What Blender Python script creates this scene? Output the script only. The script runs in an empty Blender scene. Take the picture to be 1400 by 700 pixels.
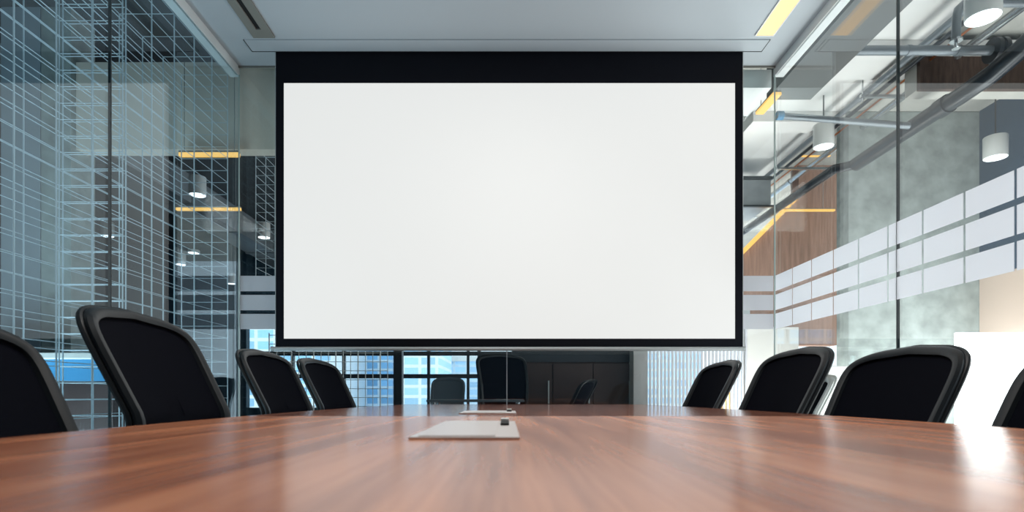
import bpy, bmesh, math, random
from mathutils import Vector, Matrix
random.seed(4)
scene = bpy.context.scene
COL = scene.collection
PI = math.pi

# ------------------------------------------------------------------ camera
EYE, F, CX, CY = 0.802, 800.0, 693.0, 539.0
W, DB = 1.90, 4.15                      # half width of the room, distance of its end wall
TT = 0.740                              # table top height
cam = bpy.data.cameras.new('camera'); camo = bpy.data.objects.new('camera', cam); COL.objects.link(camo)
camo.location = (0, 0, EYE); camo.rotation_euler = (PI / 2, 0, 0)
cam.sensor_width = 36; cam.lens = F / 1400 * 36
cam.shift_x = (700 - CX) / 1400; cam.shift_y = (CY - 350) / 1400
cam.clip_start = 0.01; cam.clip_end = 300
cam.dof.use_dof = True; cam.dof.focus_distance = 3.6; cam.dof.aperture_fstop = 4.5
scene.camera = camo

def at(px, py, D):
    """a point of the photo at distance D -> where it stands"""
    return Vector(((px - CX) * D / F, D, EYE + (CY - py) * D / F))

# ------------------------------------------------------------------ materials
def srgb(*c):
    def f(v):
        v /= 255.0
        return v / 12.92 if v <= .04045 else ((v + .055) / 1.055) ** 2.4
    return tuple(f(v) for v in c) + (1,)

def mat(name, col, rough=.5, metal=0, noise=0, nscale=6, bump=0, bscale=40, spec=.5, stretch=(1, 1, 1), coat=0):
    m = bpy.data.materials.new(name); m.use_nodes = True
    nt = m.node_tree; b = nt.nodes['Principled BSDF']
    b.inputs['Base Color'].default_value = col
    b.inputs['Roughness'].default_value = rough; b.inputs['Metallic'].default_value = metal
    b.inputs['Specular IOR Level'].default_value = spec
    b.inputs['Coat Weight'].default_value = coat
    tc = nt.nodes.new('ShaderNodeTexCoord'); mp = nt.nodes.new('ShaderNodeMapping')
    mp.inputs['Scale'].default_value = stretch
    nt.links.new(tc.outputs['Object'], mp.inputs['Vector'])
    if noise:
        n = nt.nodes.new('ShaderNodeTexNoise'); n.inputs['Scale'].default_value = nscale; n.inputs['Detail'].default_value = 6
        r = nt.nodes.new('ShaderNodeValToRGB')
        r.color_ramp.elements[0].position = .3; r.color_ramp.elements[1].position = .7
        r.color_ramp.elements[0].color = tuple(c * (1 - noise) for c in col[:3]) + (1,)
        r.color_ramp.elements[1].color = tuple(min(1, c * (1 + noise)) for c in col[:3]) + (1,)
        nt.links.new(mp.outputs[0], n.inputs['Vector']); nt.links.new(n.outputs['Fac'], r.inputs[0])
        nt.links.new(r.outputs[0], b.inputs['Base Color'])
    if bump:
        n2 = nt.nodes.new('ShaderNodeTexNoise'); n2.inputs['Scale'].default_value = bscale; n2.inputs['Detail'].default_value = 4
        bm_ = nt.nodes.new('ShaderNodeBump'); bm_.inputs['Strength'].default_value = bump; bm_.inputs['Distance'].default_value = .01
        nt.links.new(mp.outputs[0], n2.inputs['Vector']); nt.links.new(n2.outputs['Fac'], bm_.inputs['Height'])
        nt.links.new(bm_.outputs[0], b.inputs['Normal'])
    return m

def emit(name, col, strength):
    m = bpy.data.materials.new(name); m.use_nodes = True
    b = m.node_tree.nodes['Principled BSDF']
    b.inputs['Base Color'].default_value = (col[0] * .2, col[1] * .2, col[2] * .2, 1); b.inputs['Roughness'].default_value = .5
    b.inputs['Emission Color'].default_value = col; b.inputs['Emission Strength'].default_value = strength
    return m

def glass(name, tint=(.93, .97, .97, 1), mirror=(.95, .98, 1, 1)):
    """thin architectural glass: clear, mirroring more the flatter one looks along it"""
    m = bpy.data.materials.new(name); m.use_nodes = True
    nt = m.node_tree; nt.nodes.clear(); N = nt.nodes.new; L = nt.links.new
    out = N('ShaderNodeOutputMaterial'); mix = N('ShaderNodeMixShader'); tr = N('ShaderNodeBsdfTransparent'); gl = N('ShaderNodeBsdfGlossy')
    tr.inputs[0].default_value = tint; gl.inputs['Roughness'].default_value = 0.0; gl.inputs[0].default_value = mirror
    geo = N('ShaderNodeNewGeometry'); dot = N('ShaderNodeVectorMath'); dot.operation = 'DOT_PRODUCT'
    L(geo.outputs['Normal'], dot.inputs[0]); L(geo.outputs['Incoming'], dot.inputs[1])
    ab = N('ShaderNodeMath'); ab.operation = 'ABSOLUTE'; L(dot.outputs['Value'], ab.inputs[0])
    sb = N('ShaderNodeMath'); sb.operation = 'SUBTRACT'; sb.inputs[0].default_value = 1; L(ab.outputs[0], sb.inputs[1])
    pw = N('ShaderNodeMath'); pw.operation = 'POWER'; pw.inputs[1].default_value = 5; L(sb.outputs[0], pw.inputs[0])
    ma = N('ShaderNodeMath'); ma.operation = 'MULTIPLY_ADD'; ma.inputs[1].default_value = .955; ma.inputs[2].default_value = .045
    L(pw.outputs[0], ma.inputs[0]); L(ma.outputs[0], mix.inputs[0]); L(tr.outputs[0], mix.inputs[1]); L(gl.outputs[0], mix.inputs[2])
    L(mix.outputs[0], out.inputs[0])
    return m

def frost(name):
    m = bpy.data.materials.new(name); m.use_nodes = True
    nt = m.node_tree; nt.nodes.clear(); N = nt.nodes.new; L = nt.links.new
    out = N('ShaderNodeOutputMaterial'); d = N('ShaderNodeBsdfDiffuse'); t = N('ShaderNodeBsdfTranslucent'); p = N('ShaderNodeBsdfTransparent')
    d.inputs[0].default_value = (.86, .88, .92, 1); t.inputs[0].default_value = (.86, .88, .92, 1)
    m1 = N('ShaderNodeMixShader'); m1.inputs[0].default_value = .55; m2 = N('ShaderNodeMixShader'); m2.inputs[0].default_value = .12
    L(d.outputs[0], m1.inputs[1]); L(t.outputs[0], m1.inputs[2]); L(m1.outputs[0], m2.inputs[1]); L(p.outputs[0], m2.inputs[2])
    L(m2.outputs[0], out.inputs[0])
    return m

def wood(name, dark, light, rough, axis_scale=(9, .55, 9), coat=.0):
    m = bpy.data.materials.new(name); m.use_nodes = True
    nt = m.node_tree; N = nt.nodes.new; L = nt.links.new; b = nt.nodes['Principled BSDF']
    tc = N('ShaderNodeTexCoord'); mp = N('ShaderNodeMapping'); mp.inputs['Scale'].default_value = axis_scale
    L(tc.outputs['Object'], mp.inputs['Vector'])
    n1 = N('ShaderNodeTexNoise'); n1.inputs['Scale'].default_value = 1.5; n1.inputs['Detail'].default_value = 8; n1.inputs['Roughness'].default_value = .6
    n1.inputs['Distortion'].default_value = .6
    L(mp.outputs[0], n1.inputs['Vector'])
    mp2 = N('ShaderNodeMapping'); mp2.inputs['Scale'].default_value = tuple(s * k for s, k in zip(axis_scale, (9, 4, 9))); L(tc.outputs['Object'], mp2.inputs['Vector'])
    n2 = N('ShaderNodeTexNoise'); n2.inputs['Scale'].default_value = 1.5; n2.inputs['Detail'].default_value = 4; L(mp2.outputs[0], n2.inputs['Vector'])
    mx = N('ShaderNodeMath'); mx.operation = 'MULTIPLY_ADD'; mx.inputs[1].default_value = .3; L(n2.outputs['Fac'], mx.inputs[0]); L(n1.outputs['Fac'], mx.inputs[2])
    r = N('ShaderNodeValToRGB'); r.color_ramp.elements[0].position = .5; r.color_ramp.elements[1].position = .78
    r.color_ramp.elements[0].color = dark; r.color_ramp.elements[1].color = light
    L(mx.outputs[0], r.inputs[0]); L(r.outputs[0], b.inputs['Base Color'])
    b.inputs['Roughness'].default_value = rough; b.inputs['Specular IOR Level'].default_value = .36; b.inputs['Coat Weight'].default_value = coat; b.inputs['Coat Roughness'].default_value = .05
    return m

def facade(name, wall, pane, sx, sz):
    m = bpy.data.materials.new(name); m.use_nodes = True
    nt = m.node_tree; N = nt.nodes.new; L = nt.links.new; b = nt.nodes['Principled BSDF']
    tc = N('ShaderNodeTexCoord'); mp = N('ShaderNodeMapping'); mp.inputs['Rotation'].default_value = (PI / 2, 0, 0)
    L(tc.outputs['Object'], mp.inputs['Vector'])
    br = N('ShaderNodeTexBrick'); br.offset = 0; br.inputs['Scale'].default_value = 1
    br.inputs['Color1'].default_value = pane; br.inputs['Color2'].default_value = tuple(c * 1.5 for c in pane[:3]) + (1,); br.inputs['Mortar'].default_value = wall
    br.inputs['Brick Width'].default_value = sx; br.inputs['Row Height'].default_value = sz; br.inputs['Mortar Size'].default_value = .16 * sz
    L(mp.outputs[0], br.inputs['Vector']); L(br.outputs['Color'], b.inputs['Base Color']); b.inputs['Roughness'].default_value = .4
    return m

M = dict(
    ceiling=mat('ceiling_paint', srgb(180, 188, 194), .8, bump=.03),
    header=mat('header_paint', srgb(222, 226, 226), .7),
    bulkhead=mat('bulkhead_paint', srgb(228, 220, 208), .8, noise=.04, nscale=2),
    carpet=mat('carpet', srgb(70, 74, 80), .95, noise=.2, nscale=60, bump=.2, bscale=200),
    slab=mat('concrete_slab', srgb(176, 176, 170), .85, noise=.12, nscale=3, bump=.15),
    board=mat('white_board', srgb(226, 226, 224), .8),
    concrete=mat('concrete', srgb(158, 168, 166), .85, noise=.27, nscale=7, bump=.35, bscale=14),
    brownbeam=mat('rusty_beam', srgb(74, 58, 50), .85, noise=.35, nscale=14, bump=.2, stretch=(3, 3, .5)),
    darksoffit=mat('dark_soffit', srgb(92, 94, 94), .85),
    duct=mat('galvanised', srgb(150, 156, 160), .45, .6, noise=.1, nscale=8),
    pipe=mat('grey_pipe', srgb(118, 126, 132), .35, .3),
    steelpipe=mat('steel_pipe', srgb(190, 194, 196), .25, .85),
    darkpipe=mat('dark_pipe', srgb(36, 42, 48), .3, .2),
    copper=mat('copper_pipe', srgb(190, 120, 80), .3, .9),
    wire=mat('pale_steel_wire', srgb(206, 222, 230), .35, .1),
    bluewall=mat('blue_paint', srgb(40, 68, 92), .8, noise=.06),
    nightwall=mat('slate_paint', srgb(34, 60, 78), .8, noise=.08, nscale=2),
    darkceil=mat('charcoal_ceiling', srgb(56, 60, 64), .9, noise=.15, nscale=2),
    beige=mat('warm_plaster', srgb(224, 200, 184), .8),
    brown=mat('brown_cladding', srgb(162, 128, 112), .75, noise=.22, nscale=5, stretch=(6, 6, .5), bump=.1),
    steel=mat('brushed_column', srgb(186, 200, 210), .25, .35, noise=.05),
    screenblack=mat('screen_black', srgb(10, 13, 23), .8, spec=.2),
    silver=mat('aluminium', srgb(190, 198, 200), .4, .15),
    frame=mat('chair_plastic', srgb(28, 33, 37), .42, spec=.32),
    mesh=mat('chair_mesh', srgb(9, 11, 19), .9, noise=.2, nscale=300, spec=.06),
    fabric=mat('chair_fabric', srgb(20, 22, 28), .95, bump=.2, bscale=400),
    chrome=mat('chrome', srgb(190, 194, 198), .2, 1),
    whiteplastic=mat('white_plastic', srgb(226, 228, 226), .35),
    rubber=mat('rubber', srgb(22, 22, 24), .7),
    plate=mat('cable_plate', srgb(218, 208, 204), .28, .35),
    dark=mat('dark_recess', srgb(12, 12, 14), .8),
    graytrim=mat('grey_trim', srgb(128, 128, 122), .6),
    mullion=mat('dark_mullion', srgb(34, 42, 50), .5),
    cabinet=mat('dark_cabinet', srgb(60, 44, 42), .5, noise=.15, nscale=5),
    whitecol=mat('white_render', srgb(214, 212, 208), .7),
    blind=mat('blind_slat', srgb(226, 226, 232), .6),
    greychair=mat('grey_chair', srgb(84, 96, 106), .7),
    bluepanel=mat('blue_panel', srgb(64, 132, 176), .5),
    yellow=mat('yellow_weave', srgb(214, 170, 84), .8, noise=.4, nscale=90),
    glass=glass('clear_glass'), blueglass=glass('bluish_glass', (.87, .945, .975, 1), (.90, .965, 1.0, 1)), frost=frost('frosted_film'),
    joint=mat('silicone_joint', srgb(48, 58, 62), .4), glassedge=mat('polished_glass_edge', srgb(178, 198, 196), .2),
    jointlight=mat('steel_joint', srgb(186, 194, 200), .3, .5),
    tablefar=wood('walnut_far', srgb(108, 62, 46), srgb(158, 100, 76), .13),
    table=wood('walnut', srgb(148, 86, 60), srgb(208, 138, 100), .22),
    screen=emit('projected_white', (.86, .872, .856, 1), .86),
    warmlamp=emit('warm_lamp', (1.0, .60, .26, 1), 1.6),
    led=emit('orange_led', (1.0, .55, .14, 1), 1.3),  # glow standing in for orange reflections in the glass
    lampglow=emit('lamp_glow', (.95, .98, 1.0, 1), 3.2),
    litwindow=emit('bright_window', (.97, .98, 1.0, 1), 6),
)

# ------------------------------------------------------------------ mesh helpers
class MB:
    def __init__(s): s.bm = bmesh.new()
    def box(s, x0, x1, y0, y1, z0, z1, bevel=0):
        r = bmesh.ops.create_cube(s.bm, size=1)
        for v in r['verts']:
            v.co = Vector(((x0 + x1) / 2 + v.co.x * (x1 - x0), (y0 + y1) / 2 + v.co.y * (y1 - y0), (z0 + z1) / 2 + v.co.z * (z1 - z0)))
        if bevel:
            es = list({e for v in r['verts'] for e in v.link_edges})
            bmesh.ops.bevel(s.bm, geom=es, offset=bevel, segments=2, affect='EDGES', profile=.6)
        return s
    def tube(s, pts, r, n=8, closed=False, cap=True):
        pts = [Vector(p) for p in pts]; rings = []
        up = Vector((0, 0, 1)); k = len(pts)
        prev = None
        for i, p in enumerate(pts):
            a = pts[(i - 1) % k] if (closed or i > 0) else p; b = pts[(i + 1) % k] if (closed or i < k - 1) else p
            t = (b - a).normalized()
            if prev is None:
                u = t.cross(up)
                if u.length < .05: u = t.cross(Vector((1, 0, 0)))
            else:
                u = prev - t * prev.dot(t)
            u.normalize(); prev = u; v = t.cross(u)
            rr = r[i] if isinstance(r, (list, tuple)) else r
            rings.append([s.bm.verts.new(p + (u * math.cos(2 * PI * j / n) + v * math.sin(2 * PI * j / n)) * rr) for j in range(n)])
        m = k if closed else k - 1
        for i in range(m):
            A, B = rings[i], rings[(i + 1) % k]
            for j in range(n): s.bm.faces.new((A[j], A[(j + 1) % n], B[(j + 1) % n], B[j]))
        if cap and not closed:
            s.bm.faces.new(rings[0][::-1]); s.bm.faces.new(rings[-1])
        return s
    def lathe(s, prof, c=(0, 0, 0), n=28):
        c = Vector(c); rings = []
        for r, z in prof:
            rings.append([s.bm.verts.new(c + Vector((r * math.cos(2 * PI * j / n), r * math.sin(2 * PI * j / n), z))) for j in range(n)])
        for A, B in zip(rings, rings[1:]):
            for j in range(n): s.bm.faces.new((A[j], A[(j + 1) % n], B[(j + 1) % n], B[j]))
        s.bm.faces.new(rings[0][::-1]); s.bm.faces.new(rings[-1])
        return s
    def prism(s, poly, d):
        """poly: list of 3D points, extruded by vector d"""
        d = Vector(d); A = [s.bm.verts.new(Vector(p)) for p in poly]; B = [s.bm.verts.new(Vector(p) + d) for p in poly]
        s.bm.faces.new(A); s.bm.faces.new(B[::-1]); k = len(A)
        for i in range(k): s.bm.faces.new((A[i], B[i], B[(i + 1) % k], A[(i + 1) % k]))
        return s
    def build(s, name, m, parent=None, smooth=False, kind=None, label=None):
        bmesh.ops.recalc_face_normals(s.bm, faces=s.bm.faces[:])
        me = bpy.data.meshes.new(name); s.bm.to_mesh(me); s.bm.free()
        me.materials.append(M[m] if isinstance(m, str) else m)
        if smooth:
            for p in me.polygons: p.use_smooth = True
            try: me.set_sharp_from_angle(angle=math.radians(38))
            except Exception: pass
        o = bpy.data.objects.new(name, me); COL.objects.link(o)
        if parent: o.parent = parent
        if kind: o['kind'] = kind
        if label: o['label'] = label
        return o

def empty(name, loc=(0, 0, 0), rz=0):
    o = bpy.data.objects.new(name, None); COL.objects.link(o); o.location = loc; o.rotation_euler = (0, 0, rz); o.empty_display_size = .1
    return o
def tag(o, label, cat, group=None):
    o['label'] = label; o['category'] = cat
    if group: o['group'] = group
    return o
def struct(name, mb, m, parent=None, label=None, cat=None):
    o = mb.build(name, m, parent)
    if parent is None:
        o['kind'] = 'structure'
        if label: o['label'] = label; o['category'] = cat
    return o
def sroot(name, label, cat):
    o = empty(name); o['kind'] = 'structure'; o['label'] = label; o['category'] = cat
    return o

# ================================================================== THE ROOM
ZC = EYE + 2.324         # ceiling
ZH = EYE + 2.26          # underside of the header beams
Y0 = -1.3
struct('floor', MB().box(-8.5, 8.5, -1.6, 12.4, -.12, 0), 'carpet', None, 'dark grey carpet under the conference table', 'floor')
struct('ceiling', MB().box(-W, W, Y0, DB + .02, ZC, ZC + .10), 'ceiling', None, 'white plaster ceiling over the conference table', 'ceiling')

def side_wall(sgn, name, label, joints):
    r = sroot(name, label, 'wall')
    x0, x1 = sorted((sgn * W, sgn * (W + .07)))
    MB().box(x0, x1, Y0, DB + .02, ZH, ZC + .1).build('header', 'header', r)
    g0, g1 = sorted((sgn * (W + .004), sgn * (W + .016)))
    ys = [Y0] + joints + [DB]
    for a, b in zip(ys, ys[1:]):
        MB().box(g0, g1, a + .003, b - .003, .04, ZH).build('glass_pane', 'blueglass' if sgn < 0 else 'glass', r)
    for j in joints:
        MB().box(g0 - .001, g1 + .001, j - .003, j + .003, .04, ZH).build('joint', 'joint', r)
    MB().box(g0 - .004, g1 + .004, Y0, DB, 0, .04).build('floor_channel', 'silver', r)
    MB().box(min(sgn * W, sgn * (W - .008)), max(sgn * W, sgn * (W - .008)), DB - .012, DB - .004, .04, ZH).build('corner_joint', 'glassedge', r)
    return r
wl = side_wall(-1, 'wall_left', 'frameless clear glass wall in front of the wire lattice', [.20, 1.50, 2.815])
wr = side_wall(1, 'wall_right', 'clear glass wall with three rows of frosted rectangles', [.25, 1.55, 2.857])
# frosted rectangles of the right wall, one mesh per pane
rows = [(.731, .840), (.596, .705), (.462, .570)]
def film_side(a, b):
    mb = MB(); g = [3.898 - .2443 * k for k in range(16)]; g = [DB + .006] + g
    for y1, y0 in zip(g, g[1:]):
        p0, p1 = max(y0 + .0065, a + .004), min(y1 - .0065, b - .004)
        if p1 - p0 > .01:
            for z0, z1 in rows: mb.box(W + .001, W + .0035, p0, p1, EYE + z0, EYE + z1)
    return mb
for a, b in ((.25, 1.55), (1.55, 2.857), (2.857, DB)):
    film_side(a, b).build('frosted_film', 'frost', wr)

wb = sroot('wall_back', 'glass end wall behind the projection screen with frosted stripes', 'wall')
for a, b in ((-W, .0), (.0, W)):
    MB().box(a + .003, b - .003, DB + .004, DB + .016, .04, ZC).build('glass_pane', 'glass', wb)
    mb = MB()
    for z0, z1 in rows: mb.box(a + .01, b - .01, DB + .001, DB + .0035, EYE + z0, EYE + z1)
    mb.build('frosted_film', 'frost', wb)
MB().box(-.004, .004, DB, DB + .018, .04, ZC).build('joint', 'jointlight', wb)
MB().box(-W, W, DB, DB + .02, 0, .04).build('floor_channel', 'silver', wb)
MB().box(-W, W, DB - .012, DB, ZC - .012, ZC).build('top_channel', 'graytrim', wb)
# bulkheads beyond the end wall
struct('trim_1', MB().box(-3.25, -1.0, 4.30, 4.42, EYE + 1.80, EYE + 2.44), 'bulkhead', None, 'beige bulkhead left of the screen above the dark office', 'bulkhead')
struct('trim_2', MB().box(1.0, 1.90, 4.20, 4.63, EYE + 2.20, EYE + 2.33), 'header', None, 'white soffit right of the screen beyond the end glass', 'soffit')

# ceiling access panel above the screen
struct('trim_3', MB().box(-1.72, 1.72, 3.83, 3.955, ZC - .006, ZC + .01), 'ceiling', None, 'long flush access panel in the ceiling above the screen', 'panel')
mb = MB().box(-1.725, 1.725, 3.955, 3.962, ZC - .007, ZC + .01).box(-1.725, -1.72, 3.83, 3.96, ZC - .0065, ZC + .01).box(1.72, 1.725, 3.83, 3.96, ZC - .0065, ZC + .01)
struct('trim_4', mb, 'dark', None, 'thin dark shadow gap around the ceiling access panel', 'trim')

# linear air slot left, linear lamp right
r = tag(empty('slot_diffuser', (-1.575, 2.05, ZC)), 'grey linear air slot with a black gap in the left side of the ceiling', 'air vent')
MB().box(-.07, -.016, -1.75, 1.75, -.012, .004).box(.016, .07, -1.75, 1.75, -.012, .004).box(-.016, .016, 1.66, 1.75, -.012, .004).box(-.016, .016, -1.75, -1.66, -.012, .004).build('frame', 'graytrim', r)
MB().box(-.016, .016, -1.66, 1.66, -.004, .004).build('slot', 'dark', r)
r = tag(empty('linear_lamp', (1.665, 2.05, ZC)), 'long warm recessed lamp glowing in the right side of the ceiling', 'ceiling lamp')
MB().box(-.055, .055, -1.73, 1.73, -.006, .004).build('diffuser', 'warmlamp', r)
MB().box(-.062, -.055, -1.737, 1.737, -.008, .004).box(.055, .062, -1.737, 1.737, -.008, .004).box(-.055, .055, 1.73, 1.737, -.008, .004).build('frame', 'header', r)

# ------------------------------------------------------------------ projection screen
DS = 3.97
def sx(px): return (px - CX) * DS / F
def sz(py): return EYE + (CY - py) * DS / F
r = tag(empty('projection_screen', (0, DS, sz(474))), 'large blank white projection screen with black borders hanging from the ceiling', 'projection screen')
def loc(mb_args): x0, x1, y0, y1, z0, z1 = mb_args; return (x0, x1, y0 - DS, y1 - DS, z0 - sz(474), z1 - sz(474))
b = MB()
b.box(*loc((sx(377), sx(388), DS, DS + .004, sz(474), ZC))); b.box(*loc((sx(1005), sx(1015.5), DS, DS + .004, sz(474), ZC)))
b.box(*loc((sx(388), sx(1005), DS, DS + .004, sz(113.5), ZC))); b.box(*loc((sx(388), sx(1005), DS, DS + .004, sz(474), sz(463))))
b.build('black_border', 'screenblack', r)
MB().box(*loc((sx(388), sx(1005), DS + .001, DS + .004, sz(463), sz(113.5)))).build('white_surface', 'screen', r)
MB().tube([(sx(371), .006, -.014), (sx(1018), .006, -.014)], .0145, 14).build('bottom_bar', 'silver', r, smooth=True)
for px in (371, 1018):
    s = 1 if px > 700 else -1
    MB().tube([(sx(px) - s * .012, .006, -.014), (sx(px) + s * .004, .006, -.014)], .0175, 14).build('end_cap', 'silver', r, smooth=True)
MB().box(sx(380), sx(1012), .0041, .012, ZC - sz(474) - .012, ZC - sz(474)).build('hanging_rail', 'graytrim', r)
MB().box(sx(376.2), sx(377), 0, .004, 0, ZC - sz(474)).build('edge_tape', 'silver', r)
MB().box(sx(1015.5), sx(1016.3), 0, .004, 0, ZC - sz(474)).build('edge_tape', 'silver', r)

# ------------------------------------------------------------------ conference table
TX = .10; TY0, TY1 = -.25, 3.60; SEAM = 1.66
def halfw(y): return .845 - .125 * ((y - 1.75) / 1.85) ** 2
def top_slab(y0, y1):
    n = 24; mb = MB()
    R = [(TX + halfw(y0 + (y1 - y0) * i / n), y0 + (y1 - y0) * i / n) for i in range(n + 1)]
    Lf = [(TX - halfw(y0 + (y1 - y0) * i / n), y0 + (y1 - y0) * i / n) for i in range(n + 1)]
    poly = [(x, y, TT - .036) for x, y in R] + [(x, y, TT - .036) for x, y in reversed(Lf)]
    mb.prism(poly, (0, 0, .036))
    return mb
tb = tag(empty('conference_table', (TX, 1.7, 0)), 'long boat-shaped polished walnut conference table below the screen', 'table')
def under(o):
    o.matrix_parent_inverse = Matrix.Translation((-TX, -1.7, 0)); return o
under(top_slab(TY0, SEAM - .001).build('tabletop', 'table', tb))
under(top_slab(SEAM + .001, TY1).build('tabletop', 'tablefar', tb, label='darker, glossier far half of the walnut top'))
for y in (.55, 2.8):
    under(MB().box(TX - .28, TX + .28, y - .22, y + .22, 0, TT - .036, .01).build('pedestal', 'tablefar', tb))
under(MB().box(TX - .03, TX + .03, .77, 2.58, .45, .62).build('stretcher', 'tablefar', tb))

def cable_box(x0, x1, y0, y1, label):
    r = tag(empty('cable_box', ((x0 + x1) / 2, (y0 + y1) / 2, TT)), label, 'cable box', 'cable boxes in the tabletop')
    hx, hy = (x1 - x0) / 2, (y1 - y0) / 2
    MB().box(-hx, hx, -hy, hy, .0002, .0035, .0012).build('frame', 'plate', r)
    MB().box(-hx + .012, hx - .034, -hy + .012, hy - .012, .0035, .0048, .0005).build('lid', 'plate', r)
    tx = hx - .022
    MB().box(tx - .008, tx + .008, hy - .75 * hy, hy - .28 * hy, .0035, .0075).build('brush_slot', 'dark', r)
    MB().box(tx - .0085, tx + .0085, hy - .28 * hy, hy - .10 * hy, .0035, .0115, .001).build('finger_tab', 'whiteplastic', r)
cable_box(-.135, .018, .80, 1.28, 'pale metal cable lid set in the near half of the walnut table')
cable_box(-.150, .030, 1.83, 2.08, 'thin pale cable lid in the far half of the table, under the screen')

# ------------------------------------------------------------------ chairs
def make_chair(name, label, cx, cy, rz, ztop, hw=.232, group=None, fr='frame', ms='mesh', lean=.5, rim='frame', fw=1.0):
    """cx, cy: where the middle of the back stands at table height; local +x is where a sitter looks"""
    off = .24
    ro = empty(name, (cx + off * math.cos(rz), cy + off * math.sin(rz), 0), rz)
    tag(ro, label, 'chair', group)
    H = .56; zb = ztop - H
    def surf(u, w, push=0):
        u_, z = u / hw, zb + w
        x = -off - lean * max(0, (z - (ztop - .30))) - .10 * (z - ztop + .3) * (1 if z < ztop - .3 else .3)
        x += .030 * (u_ * u_ - 1) - push
        return Vector((x, u, z))
    K = 72; ol = []
    for i in range(K):
        t = 2 * PI * i / K; c, s_ = math.cos(t), math.sin(t); n = 8.0
        u = hw * math.copysign(abs(c) ** (2 / n), c); w = H / 2 + H / 2 * math.copysign(abs(s_) ** (2 / n), s_)
        w -= .038 * (u / hw) ** 2 * (w / H) ** 2
        u *= .88 + .12 * (w / H)
        ol.append((u, w))
    # resample evenly
    P = [Vector((a, b, 0)) for a, b in ol]; seg = [(P[(i + 1) % K] - P[i]).length for i in range(K)]; tot = sum(seg); N_ = 96; res = []; i = 0; acc = 0
    for k in range(N_):
        d = tot * k / N_
        while acc + seg[i] < d: acc += seg[i]; i += 1
        q = P[i].lerp(P[(i + 1) % K], (d - acc) / seg[i]); res.append((q.x, q.y))
    cu, cw = 0, H / 2
    def inset(d):
        out = []
        for k in range(N_):
            a = Vector(res[(k - 1) % N_]); b = Vector(res[(k + 1) % N_]); t = (b - a).normalized(); nrm = Vector((-t.y, t.x))
            out.append((res[k][0] + nrm.x * d, res[k][1] + nrm.y * d))
        return out
    # frame: swept closed section
    mb = MB(); prof = [(0, .002), (.006, -.010), (.018, -.013), (.028, -.008), (.031, .003), (.026, .012), (.010, .017), (.002, .012)]
    rings = [[mb.bm.verts.new(surf(u, w, p * fw)) for (u, w) in inset(d * fw)] for d, p in prof]
    for a in range(len(prof)):
        A, B = rings[a], rings[(a + 1) % len(prof)]
        for k in range(N_): mb.bm.faces.new((A[k], A[(k + 1) % N_], B[(k + 1) % N_], B[k]))
    mb.build('back_frame', fr, ro, smooth=True)
    # outer rim behind it
    mb = MB(); mb.tube([surf(u, w, .024) for u, w in inset(.004)], .0085, 8, closed=True)
    mb.build('rear_rim', rim, ro, smooth=True)
    # mesh panel
    mb = MB(); base = inset(.026 * fw); loops = []
    for f in (1, .9, .75, .55, .35, .15):
        loops.append([mb.bm.verts.new(surf(cu + (u - cu) * f, cw + (w - cw) * f, .003)) for u, w in base])
    for A, B in zip(loops, loops[1:]):
        for k in range(N_): mb.bm.faces.new((A[k], A[(k + 1) % N_], B[(k + 1) % N_], B[k]))
    mb.bm.faces.new(loops[-1])
    back = [[mb.bm.verts.new(v.co + Vector((-.004, 0, 0))) for v in L_] for L_ in loops]
    for A, B in zip(back, back[1:]):
        for k in range(N_): mb.bm.faces.new((A[k], B[k], B[(k + 1) % N_], A[(k + 1) % N_]))
    mb.bm.faces.new(back[-1][::-1])
    for k in range(N_): mb.bm.faces.new((loops[0][k], back[0][k], back[0][(k + 1) % N_], loops[0][(k + 1) % N_]))
    mb.build('back_mesh', ms, ro, smooth=True)
    zs = zb + .02
    mb = MB().box(-.22, .24, -.23, .23, zs - .06, zs, .022); mb.build('seat', 'fabric', ro, smooth=True)
    sp = surf(0, .10, .03)
    MB().tube([(-.05, 0, zs - .085), (-.22, 0, zs - .085), (sp.x - .03, 0, zs - .02), (sp.x - .012, 0, sp.z), (surf(0, .26, .055).x, 0, zb + .26)], [.02, .022, .022, .02, .014], 10).build('back_support', fr, ro, smooth=True)
    MB().box(-.10, .10, -.09, .09, zs - .10, zs - .06, .01).build('tilt_mechanism', 'rubber', ro)
    MB().lathe([(.026, .09), (.026, zs - .25), (.018, zs - .25), (.018, zs - .10)], n=14).build('gas_column', 'chrome', ro, smooth=True)
    mb = MB()
    for k in range(5):
        a = 2 * PI * k / 5; d = Vector((math.cos(a), math.sin(a), 0))
        mb.tube([d * .02 + Vector((0, 0, .115)), d * .13 + Vector((0, 0, .10)), d * .235 + Vector((0, 0, .075))], [.024, .02, .013], 8)
    mb.build('star_base', fr, ro, smooth=True)
    for k in range(5):
        a = 2 * PI * k / 5; d = Vector((math.cos(a), math.sin(a), 0)); s_ = Vector((-d.y, d.x, 0)); c = d * .235 + Vector((0, 0, .029))
        MB().tube([c - s_ * .02, c + s_ * .02], .029, 12).build('caster', 'rubber', ro, smooth=True)
    return ro

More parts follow.
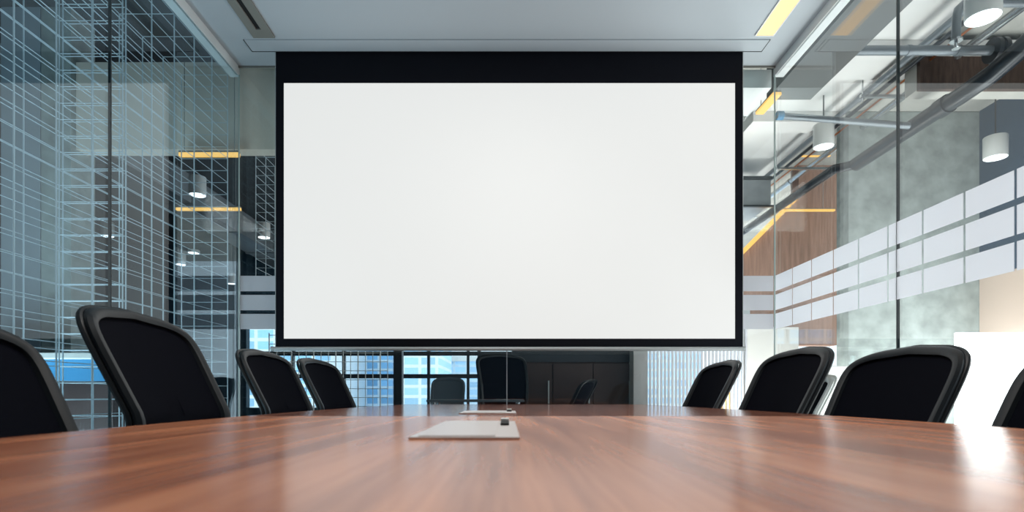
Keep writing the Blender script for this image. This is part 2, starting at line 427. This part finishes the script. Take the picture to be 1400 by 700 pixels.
def chair_from_edges(side, near, far, ztop, label, **kw):
    (xn, yn), (xf, yf) = near, far
    cx, cy = (xn + xf) / 2, (yn + yf) / 2
    d = Vector((xf - xn, yf - yn)); rz = math.atan2(d.y, d.x) - PI / 2
    if side > 0: rz += PI
    return make_chair('conference_chair', label, cx, cy, rz, ztop, hw=d.length / 2 + .012, group='black mesh chairs around the conference table', **kw)
def e(px, D): return ((px - CX) * D / F, D)
chair_from_edges(-1, (-.95, .84), e(125, 1.30), EYE + .165, 'black mesh conference chair cut off by the left edge of the photo')
chair_from_edges(-1, e(188, 1.45), e(315, 1.89), EYE + .245, 'largest black mesh conference chair, second from the left, before the wire lattice')
chair_from_edges(-1, e(365, 2.73), e(428, 3.17), EYE + .228, 'black mesh conference chair below the lower left corner of the screen')
chair_from_edges(-1, e(440, 3.42), e(487, 3.86), EYE + .226, 'smallest black mesh chair at the far left end of the table')
chair_from_edges(1, e(975, 3.20), e(930, 3.64), EYE + .200, 'smallest black mesh chair on the right, in front of the vertical slats')
chair_from_edges(1, e(1091, 2.29), e(1006, 2.73), EYE + .204, 'black mesh conference chair right of the screen beside the white-framed chair')
chair_from_edges(1, e(1268, 1.72), e(1116, 2.17), EYE + .164, 'wide black mesh conference chair in front of the concrete column')
chair_from_edges(1, (1.20, 1.04), e(1332, 1.50), EYE + .135, 'black mesh conference chair cut off by the right edge of the photo')

# ================================================================== LEFT OF THE ROOM: the wire lattice
def wire_lattice(y_far, cells, label, z0, z1, x1=-2.0, x2=-2.33, ends=(True, True)):
    p, q = .2239, .0857
    r = tag(empty('wire_lattice', (x1, y_far - p * cells, 0)), label, 'wire lattice', 'steel wire lattice screens beyond the left glass')
    def L_(o): o.matrix_parent_inverse = Matrix.Translation((-x1, -(y_far - p * cells), 0)); return o
    ys = [y_far - p * k for k in range(cells + 1)]
    nz = int(round((z1 - z0) / q)); zs = [z1 - q * k for k in range(nz + 1)]
    for x in (x1, x2):
        mb = MB()
        for y in ys: mb.tube([(x, y, z0), (x, y, z1)], .0037, 6)
        for z in zs: mb.tube([(x, ys[-1], z), (x, ys[0], z)], .0022, 5)
        L_(mb.build('wire_panel', 'wire', r))
    for y, on in ((ys[0], ends[0]), (ys[-1], ends[1])):
        if on:
            mb = MB()
            for z in zs: mb.tube([(x1, y, z), (x2, y, z)], .0022, 5)
            L_(mb.build('end_panel', 'wire', r))
    for y in ys[1:-1]: L_(MB().tube([(x1, y, z1), (x2, y, z1)], .0022, 5).build('top_tie', 'wire', r))
    if z0 > .5:
        for y in (ys[0], ys[-1]):
            for x in (x1, x2): L_(MB().tube([(x, y, z1), (x, y, 3.619)], .004, 6).build('hanging_rod', 'wire', r))
    return r
ZL = EYE + 2.287
wire_lattice(4.19, 5, 'pale steel wire lattice outside the left glass, nearest the screen', .0, ZL)
wire_lattice(3.045, 5, 'pale steel wire lattice outside the left glass behind the large second chair', .0, ZL)
wire_lattice(1.90, 5, 'pale steel wire lattice outside the left glass at the very left edge', .0, ZL)
wire_lattice(6.55, 5, 'hanging wire lattice beyond the end glass just left of the screen', EYE + 1.087, ZL)

struct('wall_front', MB().box(-8.5, 8.5, -1.75, -1.6, 0, 3.6), 'nightwall', None, 'slate wall behind the near end of the table', 'wall')
# ------------------------------------------------------------------ the offices around
ZS = 3.62
struct('wall_far', MB().box(-8.4, -.1, 11.0, 11.15, EYE + 1.42, ZS).box(-8.4, -4.9, 11.0, 11.15, 0, EYE + 1.42).box(-4.9, -.1, 11.0, 11.15, 0, .55), 'nightwall', None, 'dark slate office wall far beyond the left glass', 'wall')
struct('wall_outer', MB().box(-8.5, -8.4, -1.6, 11.15, 0, ZS), 'nightwall', None, 'dark slate side wall beyond the left lattice', 'wall')
struct('trim_5', MB().box(-8.5, 1.0, -1.6, 12.4, ZS, ZS + .12), 'darkceil', None, 'charcoal office ceiling over the left side', 'ceiling')
struct('trim_6', MB().box(1.0, 8.5, -1.6, 12.4, ZS, ZS + .12), 'slab', None, 'bare concrete ceiling slab over the right side', 'ceiling')

# columns by the left edge
r = tag(MB().box(at(1, 0, 4.25).x, at(55, 0, 4.25).x, 4.25, 4.5, 0, ZS - .002, .004).build('steel_column', 'steel'), 'shiny steel clad column at the left edge beyond the lattice', 'column')
r = tag(MB().box(at(56, 0, 4.25).x, at(97, 0, 4.25).x, 4.25, 4.5, 0, ZS - .002, .004).build('concrete_pillar', 'concrete'), 'narrow concrete pillar beside the steel clad column', 'pillar')
# counter with a white ledge over a blue board
a = at(80, 482, 3.75); b_ = at(137, 490, 3.75); c_ = at(137, 521, 3.85); cx_ = b_.x - .45
r = tag(empty('reception_counter', (cx_, 3.95, 0)), 'dark counter with white ledge and blue board seen between the two nearest left chairs', 'counter')
MB().box(-.55, b_.x - cx_, -.2, .2, b_.z, a.z, .004).build('ledge', 'whitecol', r)
MB().box(-.55, b_.x - cx_ - .01, -.10, -.07, c_.z, b_.z).build('blue_board', 'bluepanel', r)
MB().box(-.55, b_.x - cx_ - .01, -.06, .2, 0, c_.z, .005).build('base', 'cabinet', r)
MB().box(-.55, b_.x - cx_ - .02, -.06, .15, c_.z, b_.z).build('upper_body', 'cabinet', r)

# grey duct running into the dark office
r = tag(empty('air_duct', (-4.1, 5.0, EYE + 2.35)), 'long grey air duct running back through the dark left office', 'duct')
MB().box(-.22, .22, -.6, 5.9, 0, .34).build('casing', 'duct', r)
for k in range(5):
    MB().box(-.235, .235, -.3 + k * 1.25, -.25 + k * 1.25, -.015, .355).build('flange', 'duct', r)
    MB().tube([(0, -.275 + k * 1.25, .35), (0, -.275 + k * 1.25, ZS - EYE - 2.35 - .001)], .006, 6).build('hanger_rod', 'steelpipe', r)

# ------------------------------------------------------------------ pendants
def pendant(px, py_bot, wpx, hpx, D, label, group, ztop=ZS):
    p = at(px, py_bot, D); rad = wpx / 2 * D / F; h = hpx * D / F
    r = tag(empty('pendant_lamp', (p.x, p.y, p.z)), label, 'pendant lamp', group)
    MB().lathe([(rad * .86, .012), (rad * .97, .0), (rad, .006), (rad, h - .006), (rad * .97, h), (.012, h)], n=32).build('shade', 'whiteplastic', r, smooth=True)
    MB().lathe([(rad * .88, -.002), (rad * .88, .011)], n=32).build('lens', 'lampglow', r)
    if ztop - .004 > p.z + h: MB().tube([(0, 0, h), (0, 0, ztop - p.z - .004)], .006, 6).build('cord', 'rubber', r)
    return r
g = 'white cylinder pendant lamps'
pendant(1344, 25, 42, 44, 3.3, 'big white cylinder pendant at the top right corner beside the pipes', g)
pendant(1126, 201, 26, 30, 5.4, 'white cylinder pendant under the pipes just right of the screen', g)
pendant(1361, 216, 28, 29, 5.3, 'white cylinder pendant before the dark blue wall', g)
pendant(270, 267, 22, 25, 6.6, 'white cylinder pendant above left, between the two orange light lines', g)
pendant(147, 323, 16, 20, 9.6, 'white cylinder pendant seen through the lattice beside the dark glass joint', g)
pendant(247, 362, 13, 15, 9.8, 'small white cylinder pendant left of the corner of the glass', g)
pendant(316, 388, 11, 14, 10.4, 'lowest and smallest white cylinder pendant in the dark left office', g)
pendant(361, 325, 16, 20, 8.6, 'white cylinder pendant inside the hanging lattice beside the screen', g)
pendant(265, 346, 15, 4, 9.6, 'flat round lamp disc in the dark left office', None)
pendant(103, 156, 18, 5, 6.2, 'flat round lamp glowing high behind the lattice at left', None)
pendant(1131, 256, 8, 5, 8.6, 'tiny round lamp by the edge of the brown wall', None)

# orange mirror images in the glass, built as added glowing bars
def led_bar(p0, p1, w, h, label, name='led_light_line', ff=(.08, .92)):
    p0, p1 = Vector(p0), Vector(p1); d = p1 - p0
    r = tag(empty(name, p0), label, 'light line', 'orange light lines')
    n = Vector((0, 0, h))
    side = Vector((0, 1, 0)) if abs(d.x) > abs(d.y) else Vector((1, 0, 0))
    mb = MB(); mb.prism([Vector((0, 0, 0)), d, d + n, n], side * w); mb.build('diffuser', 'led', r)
    mb = MB(); mb.prism([n * 1.0, d + n, d + n * 1.5, n * 1.5], side * w); mb.build('housing', 'graytrim', r)
    for f in ff:
        q = d * f + n * 1.5 + side * w * .5; MB().tube([q, Vector((q.x, q.y, ZS - p0.z - (.002 if p0.x < 2 or p0.x > 3.33 else .061)))], .003, 6).build('hanging_wire', 'steelpipe', r)
    return r
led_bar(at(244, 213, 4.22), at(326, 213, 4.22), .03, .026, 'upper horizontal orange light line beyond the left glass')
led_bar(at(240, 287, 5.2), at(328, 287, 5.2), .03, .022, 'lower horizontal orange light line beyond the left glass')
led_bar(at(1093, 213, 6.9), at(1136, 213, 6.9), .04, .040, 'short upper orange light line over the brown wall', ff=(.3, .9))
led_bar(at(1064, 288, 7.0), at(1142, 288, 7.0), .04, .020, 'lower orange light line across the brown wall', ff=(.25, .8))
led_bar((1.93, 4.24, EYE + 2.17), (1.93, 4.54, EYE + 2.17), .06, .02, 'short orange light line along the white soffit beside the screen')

# ================================================================== RIGHT OF THE ROOM
struct('trim_7', MB().box(2.02, 2.36, Y0, 4.55, ZH + .03, ZS - .002), 'darksoffit', None, 'grey bulkhead over the outside of the right glass wall', 'bulkhead')
struct('trim_8', MB().box(2.38, 3.32, -1.0, 11.5, ZS - .06, ZS - .002), 'board', None, 'white ceiling boards above the pipes', 'ceiling')
tag(MB().box(2.40, 6.5, 4.55, 4.95, ZS - .16, ZS - .062).build('ceiling_beam', 'board'), 'nearer shallow white beam across the ceiling above the pipes', 'beam', 'shallow ceiling beams')
tag(MB().box(2.40, 3.30, 5.7, 5.95, ZS - .16, ZS - .062).build('ceiling_beam', 'board'), 'farther shallow white beam across the ceiling above the pipes', 'beam', 'shallow ceiling beams')
r = tag(empty('dark_beam', (4.0, 5.0, EYE + 2.40)), 'dark rusty beam across the ceiling behind the big pendant', 'beam')
MB().box(-.75, 2.2, -.40, -.36, 0, .36).build('face_plate', 'brownbeam', r)
MB().box(-.75, 2.2, -.36, -.22, .01, .36).build('beam_body', 'slab', r)
# concrete column and blue side wall
tag(MB().box(3.40, 4.80, 5.825, 6.04, 0, ZS - .002, .01).build('concrete_column', 'concrete'), 'broad rough concrete column beyond the right glass', 'column')
struct('wall_side', MB().box(4.70, 4.82, 2.0, 5.82, EYE + 1.16, ZS - .002), 'bluewall', None, 'dark blue wall at the right edge behind the pendant', 'wall')
struct('wall_side_lower', MB().box(4.70, 4.82, 2.0, 5.82, 0, EYE + 1.16), 'beige', None, 'warm beige lower part of the right side wall', 'wall')
# bright window low at the right
w = sroot('window_1', 'blown out bright white window low at the right edge', 'window')
p0 = at(1300, 456, 5.3); p1 = at(1600, 456, 5.3)
MB().box(p0.x, p0.x + .55, 5.22, 5.26, .30, p0.z).build('pane', 'litwindow', w)
MB().box(4.60, 4.64, 2.4, 5.26, .30, p0.z).build('pane', 'litwindow', w)
MB().box(p0.x, 4.66, 5.20, 5.28, .24, .30).build('sill', 'header', w)
# brown clad wall with the sloping end
P = [at(1146, 196, 7.2), at(1092, 224, 7.2), at(1092, 272, 7.2), at(1000, 365, 7.2), at(1000, 472, 7.2), at(1146, 472, 7.2)]
tag(MB().prism(P, (0, .2, 0)).build('clad_wall', 'brown'), 'brown clad wall with a sloping end between screen and concrete column', 'wall')
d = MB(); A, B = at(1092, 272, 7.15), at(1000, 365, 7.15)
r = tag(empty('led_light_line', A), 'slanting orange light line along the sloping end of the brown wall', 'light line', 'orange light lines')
MB().prism([Vector((0, 0, .005)), B - A + Vector((0, 0, .005)), B - A + Vector((0, 0, .075)), Vector((0, 0, .075))], (0, .05, 0)).build('diffuser', 'led', r)  # added glowing strip in place of a mirrored orange line, no lamp

# pipes running back: X/Z ratio of their line of sight
def run(name, x, z, y0, y1, rad, m, label, cat='pipe', n=12, collars=True):
    r = tag(empty(name, (x, y0, z)), label, cat, 'pipes under the right ceiling')
    MB().tube([(0, 0, 0), (0, y1 - y0, 0)], rad, n).build('tube', m, r, smooth=True)
    if collars:
        y = .7
        while y < y1 - y0:
            MB().tube([(0, y, 0), (0, y + .06, 0)], rad * 1.22, n).build('collar', m, r, smooth=True); y += 2.2
    return r
run('steel_pipe', 3.54, EYE + 2.66, 2.2, 10.8, .030, 'steelpipe', 'bright steel pipe running back beside the big pendant')
run('copper_pipe', 3.33, EYE + 2.63, 2.2, 10.8, .009, 'copper', 'thin copper pipe next to the bright steel pipe', collars=False)
run('conduit', 3.22, EYE + 2.62, 2.2, 10.8, .018, 'darkpipe', 'dark thin conduit between the copper pipe and the grey pipe')
run('grey_pipe', 3.10, EYE + 2.60, 2.2, 10.8, .026, 'pipe', 'grey pipe running back, leftmost of the bundle')
for i, (y, words) in enumerate(((3.25, 'nearest the big pendant'), (5.0, 'above the transverse pipe'), (6.6, 'above the small pendant'), (8.4, 'farthest back by the brown wall'))):
    r = tag(empty('pipe_hanger', (3.28, y, EYE + 2.545)), 'steel bar hanger carrying the pipe bundle, ' + words, 'hanger', 'pipe hangers')
    MB().box(-.26, .46, -.015, .015, -.01, .012).build('bar', 'steelpipe', r)
    for x in (-.24, .44): MB().tube([(x, 0, -.05), (x, 0, ZS - .07 - EYE - 2.545)], .006, 6).build('rod', 'steelpipe', r)
# big dark pipe with an elbow rising at its near end
q = [(3.80, 3.74, EYE + 2.62), (3.62, 3.78, EYE + 2.50), (3.50, 3.83, EYE + 2.39), (3.42, 3.92, EYE + 2.29), (3.37, 4.06, EYE + 2.225), (3.345, 4.3, EYE + 2.20), (3.34, 4.5, EYE + 2.20), (3.34, 5.6, EYE + 2.20)]
q0 = Vector(q[0])
r = tag(empty('drain_pipe', q0), 'thick dark pipe with an elbow crossing before the concrete column', 'pipe', 'pipes under the right ceiling')
q = [(4.0, 3.7, ZS - .003)] + q
MB().tube([Vector(v) - q0 for v in q], .062, 16).build('tube', 'darkpipe', r, smooth=True)
MB().tube([Vector((3.34, 4.42, EYE + 2.2)) - q0, Vector((3.34, 4.52, EYE + 2.2)) - q0], .072, 16).build('collar', 'darkpipe', r, smooth=True)
q2 = [Vector((3.34, 5.6, EYE + 2.20)) - q0, Vector((3.20, 5.72, EYE + 2.2)) - q0, Vector((3.20, 9.5, EYE + 2.2)) - q0]
MB().tube(q2, .045, 14).build('tail_pipe', 'darkpipe', r, smooth=True)
# transverse pipes
r = tag(empty('sprinkler_main', (2.05, 4.17, EYE + 2.45)), 'grey pipe crossing level under the ceiling with a round flange', 'pipe', 'pipes under the right ceiling')
MB().tube([(0, 0, 0), (1.40, 0, 0)], .033, 14).build('tube', 'pipe', r, smooth=True)
MB().tube([(1.40, 0, 0), (1.43, 0, 0)], .085, 20).tube([(1.45, 0, 0), (1.48, 0, 0)], .085, 20).build('flange', 'darkpipe', r, smooth=True)
MB().tube([(1.43, 0, 0), (1.70, 0, .02)], .04, 14).build('end_pipe', 'pipe', r, smooth=True)
for x in (.34, .80, 1.15): MB().tube([(x, 0, 0), (x + .025, 0, 0)], .037, 14).build('collar', 'pipe', r, smooth=True)
MB().tube([(.34, 0, .03), (.34, 0, ZS - EYE - 2.45 - .064)], .006, 6).build('hanger_rod', 'pipe', r)
p0 = at(1062, 158, 4.72); p1 = at(1243, 172, 4.72)
r = tag(empty('branch_pipe', p0), 'lower grey pipe joining the thick dark pipe near the glass joint', 'pipe', 'pipes under the right ceiling')
MB().tube([(0, 0, 0), p1 - p0], .026, 12).build('tube', 'pipe', r, smooth=True)
MB().tube([(0, 0, 0), (.05, 0, 0)], .034, 12).build('blue_collar', 'bluepanel', r, smooth=True)
# elbow sprinkler drop
D = 3.5; pts = [Vector((3.16, D, ZS - .062)), at(1415, -20, D), at(1412, 0, D), at(1400, 4, D), at(1330, 4, D), at(1317, 6, D), at(1310, 13, D), at(1308, 22, D), at(1307, 54, D)]
r = tag(empty('sprinkler_drop', pts[0]), 'grey elbow pipe with a sprinkler head left of the big pendant', 'sprinkler', 'pipes under the right ceiling')
MB().tube([v - pts[0] for v in pts], .024, 14).build('tube', 'pipe', r, smooth=True)
h = pts[-1] - pts[0]
MB().tube([pts[2] - pts[0], Vector((pts[2].x, pts[2].y + .001, ZS - .061)) - pts[0]], .005, 6).build('hanging_rod', 'pipe', r)
MB().lathe([(.034, -.012), (.034, 0), (.012, .004)], h, 16).lathe([(.010, -.05), (.010, -.012)], h, 10).lathe([(.022, -.056), (.022, -.05)], h, 14).build('sprinkler_head', 'chrome', r, smooth=True)
# beam and fan coil deep in the right office
p = [at(1016, 242, 7.5), at(1016, 215, 7.5), at(1056, 182, 7.5), at(1076, 182, 7.5)]
tag(MB().prism(p, (0, 1.2, 0)).build('sloping_duct', 'duct'), 'grey sloping duct end just right of the screen', 'duct')
r = tag(empty('fan_coil_unit', at(1000, 281, 6.8)), 'grey metal fan coil box hanging beside the right border of the screen', 'air unit')
MB().box(-.1, .46, 0, .6, 0, .30, .006).build('casing', 'duct', r)
MB().box(-.1, .50, -.02, .02, -.02, .0).build('drip_tray', 'darkpipe', r)
MB().box(-.1, .47, -.01, .61, .30, .34).build('lid', 'darkpipe', r)
# white wall and slats right of the screen
tag(MB().box(at(1019, 0, 6.9).x, at(1092, 0, 6.9).x, 6.9, 7.0, 0, at(0, 447, 6.9).z, .004).build('white_partition', 'whitecol'), 'white partition right of the screen behind the vertical slats', 'partition')
tag(MB().box(at(1100, 0, 5.1).x, at(1200, 0, 5.1).x, 5.1, 5.5, 0, at(0, 500, 5.1).z, .01).build('low_white_cabinet', 'whiteplastic'), 'low white cabinet behind the white-framed chair', 'cabinet')
make_chair('visitor_chair', 'white-framed chair with dark mesh between the two right conference chairs', at(1094, 0, 4.62).x, 4.62, PI * 1.02, EYE + .155, fr='whiteplastic', rim='whiteplastic', fw=1.7)

# ================================================================== BEYOND THE END GLASS, under the screen
YW = 9.5
w = sroot('window_2', 'wide office window with dark bars seen under the screen', 'window')
x0, x1 = at(300, 0, 11.05).x, at(705, 0, 11.05).x
for px, wd in ((586, .05), (640, .05), (655, .06), (470, .05), (400, .05)):
    x = at(px, 0, 11.05).x; MB().box(x - wd / 2, x + wd / 2, 11.02, 11.12, .55, EYE + 1.42).build('mullion', 'mullion', w)
for py in (483, 514):
    z = at(0, py, 11.05).z; MB().box(x0, x1, 11.03, 11.11, z - .045, z + .035).build('transom', 'mullion', w)
MB().box(x0, x1, 11.065, 11.075, .55, EYE + 1.42).build('pane', 'glass', w)
a = at(545, 0, 9.0)
tag(MB().box(a.x - .08, a.x + .05, 9.0, 9.15, 0, ZS - .003).build('steel_post', 'mullion'), 'dark upright post before the window under the screen', 'post')
# flat lattice curtain before the window
r = tag(empty('lattice_screen', (at(368, 0, 6.2).x, 6.2, 0)), 'fine white lattice screen before the window behind the two far left chairs', 'lattice')
n = 16; wd = at(530, 0, 6.2).x - at(368, 0, 6.2).x; mb = MB()
for k in range(n + 1): mb.tube([(wd * k / n, 0, .02), (wd * k / n, 0, 1.45)], .004 if k % 3 else .007, 5)
for k in range(14): mb.tube([(0, 0, .20 + k * .0945), (wd, 0, .20 + k * .0945)], .0035, 5)
mb.build('wires', 'whiteplastic', r)
# dark cabinet wall
r = tag(empty('storage_wall', (at(700, 0, 6.4).x, 6.4, 0)), 'dark brown storage wall under the middle of the screen', 'cabinet')
wd = at(866, 0, 6.4).x - at(700, 0, 6.4).x; hh = at(0, 470, 6.4).z
MB().box(0, wd, .02, .45, 0, hh).build('body', 'cabinet', r)
for k in range(3):
    dr = MB().box(wd * k / 3 + .006, wd * (k + 1) / 3 - .006, 0, .02, .06, at(0, 496, 6.4).z - .01, .003).build('door', 'cabinet', r)
    MB().box(wd * (k + 1) / 3 - .05, wd * (k + 1) / 3 - .035, -.02, 0, .7, .95).build('handle', 'silver', dr)
MB().box(0, wd, -.005, .02, at(0, 495, 6.4).z, hh - .02).build('upper_panel', 'mullion', r)
# white column and slats
tag(MB().box(at(866, 0, 6.2).x, at(886, 0, 6.2).x, 6.2, 6.5, 0, 2.4, .006).build('white_column', 'whitecol'), 'white column between the dark storage wall and the slats', 'column')
xs0, xs1, Yb = at(889, 0, 6.0).x, at(1020, 0, 6.0).x, 6.0
r = tag(empty('vertical_blind', (xs0, Yb, 0)), 'white vertical slat blind to the right under the screen', 'blind')
n = 27
for k in range(n):
    x = (xs1 - xs0) * k / (n - 1); MB().box(x - .0105, x + .0105, -.008, .008, .05, 1.62).build('slat', 'blind', r)
MB().box(-.03, xs1 - xs0 + .03, -.025, .025, 1.62, 1.67).build('head_rail', 'silver', r)
a = at(990, 557, 6.6)
r = tag(empty('lounge_chair', (at(992, 0, 6.7).x, 6.7, 0)), 'yellow patterned lounge chair behind the slats beside the far right chair', 'chair')
MB().box(-.22, .22, -.22, .24, .32, .44, .03).build('seat', 'yellow', r, smooth=True)
MB().box(-.06, .06, -.02, .06, .44, at(0, 526, 6.7).z, .02).build('backrest', 'yellow', r, smooth=True)
for x in (-.18, .18):
    for y in (-.18, .2): MB().tube([(x, y, 0), (x * .9, y * .9, .33)], .014, 8).build('leg', 'rubber', r)
# next room's table and chairs
r = tag(empty('side_table', (at(665, 0, 4.7).x, 4.66, 0)), 'pale glass topped table beyond the end glass under the screen', 'table')
MB().box(-.45, .30, -.20, .20, .742, .760, .004).build('tabletop', 'greychair', r)
for x in (-.4, .25):
    for y in (-.16, .16): MB().tube([(x, y, 0), (x, y, .742)], .014, 8).build('leg', 'chrome', r)
make_chair('office_chair', 'grey office chair before the window under the screen', at(611, 0, 6.3).x, 6.3, -PI * .5, EYE + .19, hw=.19, fr='greychair', ms='greychair', rim='greychair', group='office chairs beyond the end glass')
make_chair('office_chair', 'tall black office chair left of the glass joint under the screen', at(690, 0, 5.6).x, 5.6, -PI * .42, EYE + .40, hw=.26, group='office chairs beyond the end glass')
make_chair('office_chair', 'dim black office chair before the dark storage wall', at(785, 0, 5.9).x, 5.9, PI * .85, EYE + .15, hw=.22, group='office chairs beyond the end glass')

# city beyond the windows
def building(px0, px1, py, D, depth, wall, pane, label):
    x0, x1 = at(px0, 0, D).x, at(px1, 0, D).x; h = at(0, py, D).z
    r = tag(empty('building', ((x0 + x1) / 2, D, -30)), label, 'building', 'city buildings beyond the window')
    hx = (x1 - x0) / 2
    MB().box(-hx, hx, 0, depth, 0, h + 30).build('facade', facade('facade', wall, pane, 1.5, .9), r)
    MB().box(-hx - .3, hx + .3, -.3, depth + .3, h + 30, h + 30.6).build('parapet', 'whitecol', r)
building(300, 452, 440, 46, 12, srgb(226, 232, 236), srgb(140, 184, 214), 'white tower with blue windows behind the lattice screen')
building(460, 536, 470, 60, 12, srgb(214, 226, 234), srgb(120, 166, 200), 'grey blue tower left of the dark post')
building(548, 600, 452, 52, 12, srgb(232, 236, 238), srgb(160, 196, 220), 'pale tower right of the dark post')
building(604, 672, 494, 70, 12, srgb(206, 220, 230), srgb(160, 192, 218), 'low hazy blue building before the tall black chair')
building(880, 960, 480, 60, 12, srgb(214, 222, 230), srgb(160, 190, 214), 'hazy tower behind the vertical slats')

# ================================================================== LIGHT
wd_ = bpy.data.worlds.new('World'); scene.world = wd_; wd_.use_nodes = True
bg = wd_.node_tree.nodes['Background']; bg.inputs[0].default_value = (.80, .90, 1.0, 1); bg.inputs[1].default_value = 1.9
def area(name, loc_, rot, sx_, sy_, power, col=(1, 1, 1)):
    l = bpy.data.lights.new(name, 'AREA'); l.shape = 'RECTANGLE'; l.size = sx_; l.size_y = sy_; l.energy = power; l.color = col
    o = bpy.data.objects.new(name, l); COL.objects.link(o); o.location = loc_; o.rotation_euler = rot
    return o
area('right_daylight', (8.2, 4.5, 1.6), (0, math.radians(90), 0), 3.0, 6.0, 300, (1, .97, .93))  # fill added at the open right side, no window there
area('right_office_uplight', (3.35, 3.6, .12), (PI, 0, 0), 1.3, 4.0, 130, (1, .98, .95))  # added panel near the floor, aimed up to brighten the right office
area('middle_office_uplight', (2.75, 5.7, .12), (PI, 0, 0), .55, 1.6, 75, (1, .97, .95))  # added low fill for the brown wall, slats and partition
area('back_office_uplight', (3.2, 9.0, .12), (PI, 0, 0), 2.2, 2.6, 190, (1, .95, .9))  # unseen fill added to lift the far right office
area('left_office_uplight', (-3.2, 2.7, .12), (PI, 0, 0), 1.0, 2.6, 85, (.7, .92, 1))  # added bluish fill for the left bulkhead, columns and lattice
area('left_room_uplight', (-1.66, 1.9, .10), (PI, 0, 0), .22, 3.8, 5, (.84, .93, 1))  # strip added low behind the left chairs to lift the room ceiling
area('right_room_uplight', (1.66, 1.9, .10), (PI, 0, 0), .22, 3.8, 15, (1, .98, .96))  # its right-hand counterpart, likewise added as hidden fill

area('ceiling_lamp', (.1, 1.3, ZC - .012), (0, 0, 0), 1.0, 2.6, 52, (1, .94, .88))  # unseen overhead fill added to brighten the near tabletop
scene.view_settings.view_transform = 'Standard'; scene.view_settings.look = 'None'
scene.view_settings.exposure = 0; scene.view_settings.gamma = 1; scene.view_settings.use_curve_mapping = False
scene.cycles.use_denoising = True
scene.cycles.max_bounces = 12; scene.cycles.transparent_max_bounces = 24; scene.cycles.glossy_bounces = 6; scene.cycles.diffuse_bounces = 4
scene.cycles.caustics_reflective = False; scene.cycles.caustics_refractive = False
scene.cycles.sample_clamp_indirect = 6
